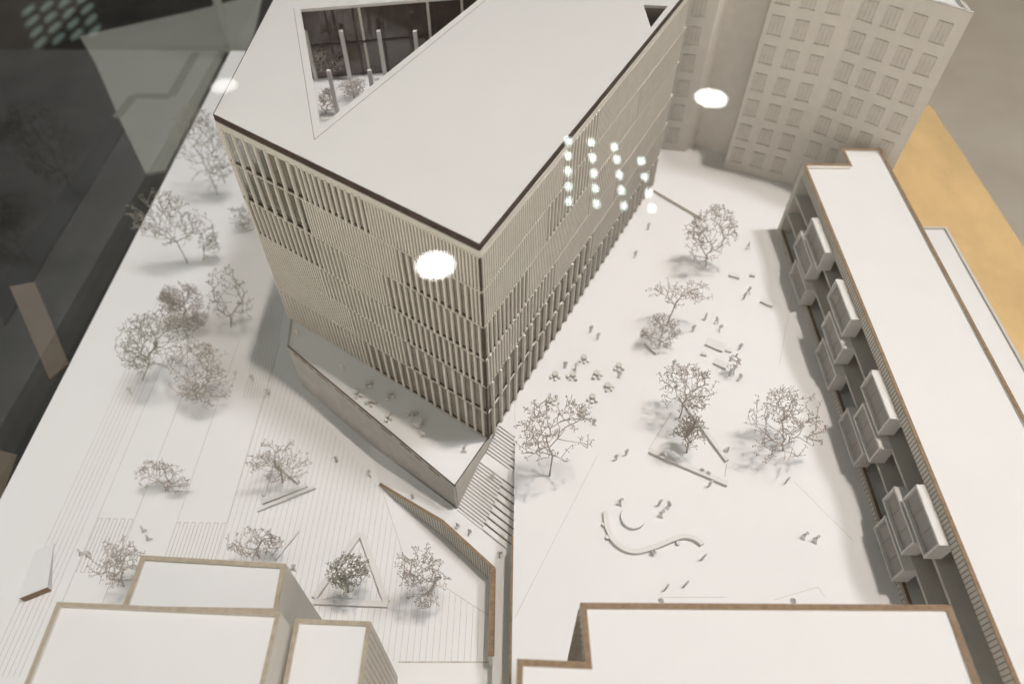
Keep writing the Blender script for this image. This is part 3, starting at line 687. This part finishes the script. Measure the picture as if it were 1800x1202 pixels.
tag(o, 'large ivory drum on the terrace in front of the facade', 'drum')
# round disc
P = at(1111.5, 911.6); mm = MB(); mm.lathe([(0.175, 0), (0.186, 0.003), (0.188, 0.07), (0.186, 0.076), (0.16, 0.078), (0.02, 0.078)], n=64); o = mm.build('round_platform', WHITE); o.location = (P.x, P.y, 0)
tag(o, 'flat round white disc platform inside the bend of the curved bench', 'platform')
# curved bench
pts = [(1064, 898), (1066, 918), (1071, 935), (1078, 948), (1090, 959), (1104, 966), (1118, 968), (1132, 966), (1148, 961), (1164, 955), (1181, 948), (1195, 943), (1207, 942), (1220, 945), (1230, 951), (1235, 956)]
cp = [Vector(xy(at(*p, 0.07))) for p in pts]
fine = []
for i in range(len(cp)-1):
    p0 = cp[max(0, i-1)]; p1 = cp[i]; p2 = cp[i+1]; p3 = cp[min(len(cp)-1, i+2)]
    for k in range(5):
        u = k/5; fine.append(0.5*((2*p1)+(p2-p0)*u+(2*p0-5*p1+4*p2-p3)*u*u+(3*p1-p0-3*p2+p3)*u**3))
fine.append(cp[-1])
mm = MB(); lf = []; rt = []
for i, p in enumerate(fine):
    d = (fine[min(i+1, len(fine)-1)]-fine[max(0, i-1)]).normalized(); n = Vector((-d.y, d.x)); wd = 0.037
    lf.append(p+n*wd); rt.append(p-n*wd)
for i in range(len(fine)-1):
    a, b, c, d = lf[i], lf[i+1], rt[i+1], rt[i]
    mm.face([(*a, .085), (*b, .085), (*c, .085), (*d, .085)]); mm.face([(*a, 0), (*b, 0), (*b, .085), (*a, .085)]); mm.face([(*c, 0), (*d, 0), (*d, .085), (*c, .085)])
mm.face([(*lf[0], 0), (*lf[0], .085), (*rt[0], .085), (*rt[0], 0)]); mm.face([(*lf[-1], 0), (*lf[-1], .085), (*rt[-1], .085), (*rt[-1], 0)])
o = mm.build('curved_bench', FURN); bm = bmesh.new(); bm.from_mesh(o.data); bmesh.ops.remove_doubles(bm, verts=bm.verts, dist=1e-5); bmesh.ops.recalc_face_normals(bm, faces=bm.faces); bm.to_mesh(o.data); bm.free()
bevel(o, 0.006); tag(o, 'long snaking ivory bench curving across the front of the plaza', 'bench')
for (px, py, nm) in ((1060, 923, 'upper of the two stools left of the curved bench'), (1066.5, 946, 'lower of the two stools left of the curved bench'), (1190.5, 956, 'stool at the right half of the curved bench')):
    P = at(px, py); mm = MB(); mm.lathe([(0.026, 0), (0.032, 0.004), (0.033, 0.058), (0.029, 0.064)], n=14); o = mm.build('round_stool', FURN); o.location = (P.x, P.y, 0)
    tag(o, 'small ivory '+nm, 'stool')
def slab_bench(px0, py0, px1, py1, wd, hh, label, name='bench', z=0.0, m_=FURN, cat='bench'):
    a = at(px0, py0, z); b = at(px1, py1, z); mm = MB(); d = (b-a); n = Vector((-d.y, d.x)).normalized(); s_ = 1 if n.y > 0 else -1
    mm.seg(a, b, wd, z+0.012, z+hh, s_*wd/2)
    for f in (0.1, 0.9): c = a.lerp(b, f); e = d.normalized()*0.015; mm.seg(c-e, c+e, wd*0.8, z, z+0.012, s_*wd/2)
    o = mm.build(name, m_); bevel(o, 0.004, 1); tag(o, label, cat)
slab_bench(1280, 487, 1299, 492, 0.10, 0.06, 'white block bench right of the far tree')
slab_bench(1317, 487, 1326, 489, 0.07, 0.06, 'small white cube seat between the far tree and the balcony building', 'cube_seat', cat='seat')
slab_bench(1335, 533, 1356, 542, 0.16, 0.06, 'white block bench closest to the balcony building')
slab_bench(1238, 608, 1269, 621, 0.20, 0.06, 'long white bench block beside the small cubes')
slab_bench(1231, 625, 1241, 628, 0.07, 0.06, 'small white cube seat below the left end of the long bench block', 'cube_seat', cat='seat')
slab_bench(1274, 619, 1285, 622, 0.07, 0.06, 'small white cube seat right of the long bench block', 'cube_seat', cat='seat')
slab_bench(1252, 641, 1275, 651, 0.14, 0.06, 'white bench block nearest the small shrub')
slab_bench(1131, 606, 1152, 625, 0.06, 0.07, 'tilted ivory bench at the foot of the low bush')
slab_bench(1213, 698, 1240, 699, 0.06, 0.05, 'short ivory bench in the crown gap of the middle plaza tree')
def planter(name, label, parts, z, lines=()):
    c = at(*parts[0][0], z); t = empty(name, (c.x, c.y, z), label, 'planter')
    for i, (p, q, wd, hh) in enumerate(parts):
        mm = MB(); mm.seg(at(*p, z), at(*q, z), wd, z, z+hh-0.0012*i); o = mm.build('border_bar', FURN, t); bevel(o, 0.004, 1)
    for p, q in lines:
        mm = MB(); mm.seg(at(*p, z), at(*q, z), 0.008, z, z+0.006); mm.build('thin_edge', LINE, t)
planter('triangular_planter', 'triangular planter with bench borders under the middle plaza trees', [((1140, 794), (1278, 853), 0.085, 0.075), ((1195, 700), (1277, 812), 0.07, 0.07)], 0.0, [((1140, 790), (1180, 725)), ((1277, 814), (1274, 838))])
planter('triangular_planter', 'small triangular planter on the left ground with a crooked tree', [((462, 885), (541, 855), 0.075, 0.07), ((464, 873), (481, 815), 0.055, 0.07), ((484, 814), (526, 850), 0.06, 0.10)], ZG)
slab_bench(454, 901, 556, 860, 0.07, 0.07, 'straight ivory bar bench parallel to the small left planter', z=ZG)
planter('triangular_planter', 'wide white framed triangular planter with a leafy bush at the bottom', [((634, 938), (553, 1052), 0.10, 0.07), ((553, 1058), (683, 1063), 0.10, 0.07), ((636, 938), (680, 1060), 0.10, 0.07)], ZG)
slab_bench(486, 985, 528, 934, 0.04, 0.05, 'long ivory bar bench right of the tree above the foreground block', z=ZG)
slab_bench(480, 977, 501, 949, 0.045, 0.04, 'short ivory bar under the tree above the foreground block', z=ZG)

# ------------------------------------------------------------------ trees made of dried flower stems
def tree(label, px, py, z, x0, x1, y0, y1, n, seed, dens=1.0, pale=False, green=False, trunk=0.45, lean=0.0, flat=0.85, tw=3):
    rnd = random.Random(seed); n = int(n*1.7)
    P = at(px, py, z)
    t = empty('tree', P, label, 'tree', 'bare dried flower trees of the model')
    # crown centre on the vertical plane through the stem
    cxp, cyp = (x0+x1)/2, (y0+y1)/2
    d = FW + RT*((cxp-CX)/FPX) - UP*((cyp-CY)/FPX)
    k = (P.y+lean)/d.y; c = Vector((0, 0, H))+d*k
    dep = (c-Vector((0, 0, H))).dot(FW); ppu = FPX/dep
    rx = (x1-x0)/2/ppu; ry = rx*flat; hh = (y1-y0)/2/ppu
    while (0.77*ry)**2 > 0.8*hh*hh: ry *= 0.93
    rz = math.sqrt(max(0.02, hh*hh-(0.77*ry)**2))/0.63
    if c.z-rz < z+0.06: c.z = max(c.z, z+0.10)
    rz = min(rz, max(0.1, c.z-z-0.03))
    top = P.lerp(c, trunk)
    nodes = [P.copy(), P.lerp(top, 0.5)+Vector((rnd.uniform(-.012, .012), rnd.uniform(-.012, .012), 0)), top]; par = [-1, 0, 1]
    att = []
    # branches group into a few limbs: crowns with gaps
    blobs = []
    for i in range(rnd.randint(5, 7)):
        a = rnd.uniform(0, 6.283); zz = rnd.uniform(-0.6, 0.9); r = rnd.uniform(0.45, 0.95)*math.sqrt(max(0.1, 1-zz*zz*0.7))
        blobs.append((Vector((r*math.cos(a), r*math.sin(a), zz)), rnd.uniform(0.3, 0.52)))
    while len(att) < n:
        if rnd.random() < 0.68:
            b, s_ = rnd.choice(blobs); v = b+Vector((rnd.gauss(0, 1), rnd.gauss(0, 1), rnd.gauss(0, 1)))*s_*0.55
        else:
            v = Vector((rnd.uniform(-1, 1), rnd.uniform(-1, 1), rnd.uniform(-1, 1)))
        if v.length > 1.02: continue
        p = c+Vector((v.x*rx, v.y*ry, v.z*rz))
        if p.z < z+0.04: continue
        att.append(p)
    att.sort(key=lambda p: (p-top).length)
    plen = [0, (nodes[1]-nodes[0]).length, (top-P).length]
    for p in att:
        best = None
        for i in range(1, len(nodes)):
            dd = (p-nodes[i]).length; dn = (nodes[i]-nodes[par[i]]).normalized(); cost = dd*(1.28-0.28*dn.dot((p-nodes[i])/max(dd, 1e-6))) + 0.22*plen[i]
            if best is None or cost < best[0]: best = (cost, i, dd)
        i = best[1]
        if best[2] > 0.10:
            mid_ = nodes[i].lerp(p, 0.5)+Vector((rnd.uniform(-1, 1), rnd.uniform(-1, 1), rnd.uniform(-0.3, 1)))*best[2]*0.05
            nodes.append(mid_); par.append(i); plen.append(plen[i]+best[2]*0.5); i = len(nodes)-1
        nodes.append(p); par.append(i); plen.append(plen[i]+best[2])
    desc = [1]*len(nodes)
    for i in range(len(nodes)-1, 0, -1): desc[par[i]] += desc[i]
    mt = MB(); mc = MB()
    rad = lambda k: min(0.012, 0.0027+0.00062*math.sqrt(desc[k]))
    for i in range(1, len(nodes)): mt.tube(nodes[par[i]], nodes[i], rad(par[i]) if par[i] else rad(1)*1.25, rad(i), 5 if desc[i] > 12 else 4)
    for i in range(3, len(nodes)):
        nt_ = tw if desc[i] < 3 else (1 if rnd.random() < 0.5 else 0)
        if desc[i] > 10: nt_ = 0
        for j in range(nt_):
            dv = (nodes[i]-nodes[par[i]]).normalized()*0.5+Vector((rnd.gauss(0, 1), rnd.gauss(0, 1), rnd.gauss(0.2, 1))).normalized()
            e = nodes[i]+dv.normalized()*rnd.uniform(0.022, 0.055)*dens
            mt.tube(nodes[i], e, 0.0028, 0.0024, 3); mc.octa(e, rnd.uniform(0.008, 0.0125))
        if rnd.random() < 0.55: mc.octa(nodes[i], rnd.uniform(0.006, 0.0105))
    mt.build('trunk', STEMG if green else STEMP if pale else STEM, t); mc.build('crown', BUDG if green else BUDP if pale else BUD, t)
tree('wide bare tree on the plaza nearest the stair and tower', 966, 836, 0, 905, 1050, 690, 830, 150, 11, 1.0, trunk=0.5, lean=0.05)
tree('far plaza tree near the low brown fence', 1240, 470, 0, 1203, 1292, 366, 462, 240, 12, trunk=.45, tw=2)
tree('flat topped forked tree above the low bush on the plaza', 1172, 572, 0, 1133, 1256, 490, 545, 85, 13, trunk=.55, flat=.5)
tree('low bush with a bench at its foot on the plaza', 1160, 608, 0, 1126, 1198, 553, 612, 95, 14, trunk=.3, tw=3)
tree('dense middle plaza tree at the far corner of the triangular planter', 1194, 735, 0, 1152, 1262, 638, 722, 170, 15, trunk=.5)
tree('compact leafy bush inside the plaza planter', 1207, 795, 0, 1180, 1246, 725, 788, 190, 16, trunk=.4, tw=3, dens=.8)
tree('sprawling sparse tree on the plaza nearest the balcony building', 1376, 792, 0, 1305, 1446, 661, 835, 165, 17, trunk=.35)
tree('tiny pale shrub among the white cubes', 1290, 658, 0, 1278, 1304, 624, 655, 26, 18, trunk=.3, dens=.7)
tree('tree beyond the left corner of the tower, highest on the left', 383, 342, ZG, 300, 402, 196, 322, 260, 21, green=True, trunk=.5)
tree('overhanging tree at the left board edge below the highest one', 330, 463, ZG, 228, 350, 338, 430, 200, 22, green=True, trunk=.5, flat=.6)
tree('narrow upright tree between the board edge and the tower', 357, 458, ZG, 338, 380, 374, 448, 90, 23, green=True, trunk=.4)
tree('faint small tree close behind the left facade', 428, 402, ZG, 400, 444, 355, 402, 55, 24, green=True, trunk=.4)
tree('loose tree near the curved line pattern left of the tower', 406, 575, ZG, 368, 442, 470, 572, 85, 25, green=True, trunk=.4)
tree('darkest dense bush in the left tree group', 330, 574, ZG, 284, 366, 498, 580, 430, 26, green=False, trunk=.35, tw=3)
tree('largest tree of the left group, leaning to the left', 250, 668, ZG, 205, 352, 543, 655, 330, 27, green=True, trunk=.45)
tree('blurred spreading tree nearest in the left group', 345, 700, ZG, 300, 412, 596, 722, 250, 28, green=False, trunk=.3)
tree('small tree bending to the left on the open left ground', 292, 862, ZG, 238, 330, 787, 892, 85, 29, trunk=.55, flat=.5)
tree('crooked tree growing from the small left planter', 497, 848, ZG, 430, 552, 770, 852, 120, 30, trunk=.45, flat=.6)
tree('tree at the back of the upper foreground block', 456, 980, ZG, 397, 497, 926, 978, 105, 31, trunk=.5, flat=.5)
tree('tree at the lower left beside the foreground block', 218, 1030, ZG, 160, 250, 936, 1040, 120, 32, trunk=.35)
tree('leafy bush inside the white framed triangular planter', 612, 1040, ZG, 573, 650, 972, 1038, 210, 33, trunk=.35, tw=3, dens=.75, green=True)
tree('drooping tree in front of the slatted retaining wall', 775, 1014, ZG, 697, 790, 925, 1100, 120, 34, trunk=.3, lean=-0.38)
tree('small tree at the near point of the roof court', 573, 200, 3.0, 560, 592, 140, 216, 95, 41, trunk=.3, tw=2, pale=True)
tree('small tree in the middle of the roof court', 622, 172, 3.0, 592, 652, 128, 180, 110, 42, trunk=.4, tw=2, pale=True)
tree('small tree at the back of the roof court by the dark glass', 575, 134, 3.0, 545, 606, 78, 132, 120, 43, trunk=.4, tw=2, pale=True)
for nm, px, py in (('small grey cone at the edge of the large flat roof, right one', 1394, 1056), ('small grey cone at the edge of the large flat roof, left one', 1162, 1055)):
    P = at(px, py); mm = MB(); mm.lathe([(0.045, 0), (0.04, 0.01), (0.012, 0.085), (0.004, 0.095)], n=12); o = mm.build('cone_marker', FIG); o.location = (P.x, P.y, 0); tag(o, nm, 'marker')

# ------------------------------------------------------------------ glass case and the ceiling lamps it mirrors
ZV = 6.1
t = empty('glass_case', (0, 10, -1.9), 'clear glass case over the model, mirroring lamps', 'display case')
m = MB(); m.face([(-9.5, 0.2, ZV), (10.9, 0.2, ZV), (10.9, 21.5, ZV), (-9.5, 21.5, ZV)]); m.build('top_pane', GLASS, t)
m = MB(); m.face([(-9.5, 0.2, -1.85), (-9.5, 21.5, -1.85), (-9.5, 21.5, ZV), (-9.5, 0.2, ZV)]); m.build('side_pane', GLASS, t)
m = MB(); m.face([(-9.5, 21.5, -1.85), (10.75, 21.5, -1.85), (10.75, 21.5, ZV), (-9.5, 21.5, ZV)]); m.build('back_pane', GLASS, t)
ZC = 75.0
def mirror(px, py, zc):
    d = FW + RT*((px-CX)/FPX) - UP*((py-CY)/FPX); k = ((H-ZV)+(zc-ZV))/(-d.z)
    return Vector((d.x*k, d.y*k, zc)), k
for px, py, rpx, nm in ((765, 466, 35, 'round ceiling lamp mirrored on the left facade near the front corner'), (1250, 173, 27, 'round ceiling lamp mirrored on the pale far block'), (394, 151, 22, 'round ceiling lamp mirrored at the left corner of the roof')):
    P, k = mirror(px, py, ZC); r = rpx/FPX*k
    t = empty('ceiling_lamp', P, nm, 'lamp', 'round ceiling lamps mirrored in the glass')
    m = MB(); m.lathe([(r*0.2, 0), (r, 0), (r, 0.02), (r*0.3, 0.03)], P, 32); m.build('diffuser', LAMP2 if px < 500 else LAMPM, t)
    m = MB(); m.lathe([(r*1.02, 0.0), (r*1.08, -0.15), (r*1.1, 1.2), (r*0.8, 2.6), (r*0.3, 3.0)], P+Vector((0, 0, 0.05)), 32); m.build('housing', HOUS, t)
dots = []
for c in range(4):
    for r in range(5):
        px = 998+c*41+r*(0.5+c*1.9); py = 248+r*26.5+c*2.5+(c*0.4)*r
        if c == 3 and r == 0: continue
        if c == 2 and r == 0: py += 6
        dots.append((px, py))
P0_, k0 = mirror(1060, 300, 60.0)
t = empty('led_fixture', P0_, 'grid of small white lamps mirrored on the right facade of the tower', 'lamp')
for px, py in dots:
    P, k = mirror(px, py, 60.0); r = 4.7/FPX*k
    m = MB(); m.lathe([(r*0.2, 0), (r, 0), (r, 0.02), (r*0.3, 0.03)], P, 20); m.v = [(a_, P.y+(b_-P.y)*2.2, c_) for a_, b_, c_ in m.v]; m.build('led', LEDM, t)

dg = emit('dim_led_diffuser', (0.75, 1.0, 0.88), 0.7)
t = empty('led_fixture', mirror(110, 40, 60.0)[0], 'faint grid of dim greenish lamps mirrored in the dark top left corner', 'lamp')
for c in range(4):
    for r in range(4):
        P, k = mirror(50+c*32+r*7, 18+r*19-c*7, 60.0); q_ = 7.0/FPX*k
        m = MB(); m.lathe([(q_*0.2, 0), (q_, 0), (q_, 0.02), (q_*0.3, 0.03)], P, 14); m.v = [(a_, P.y+(b_-P.y)*3.0, c_) for a_, b_, c_ in m.v]; m.build('led', dg, t)
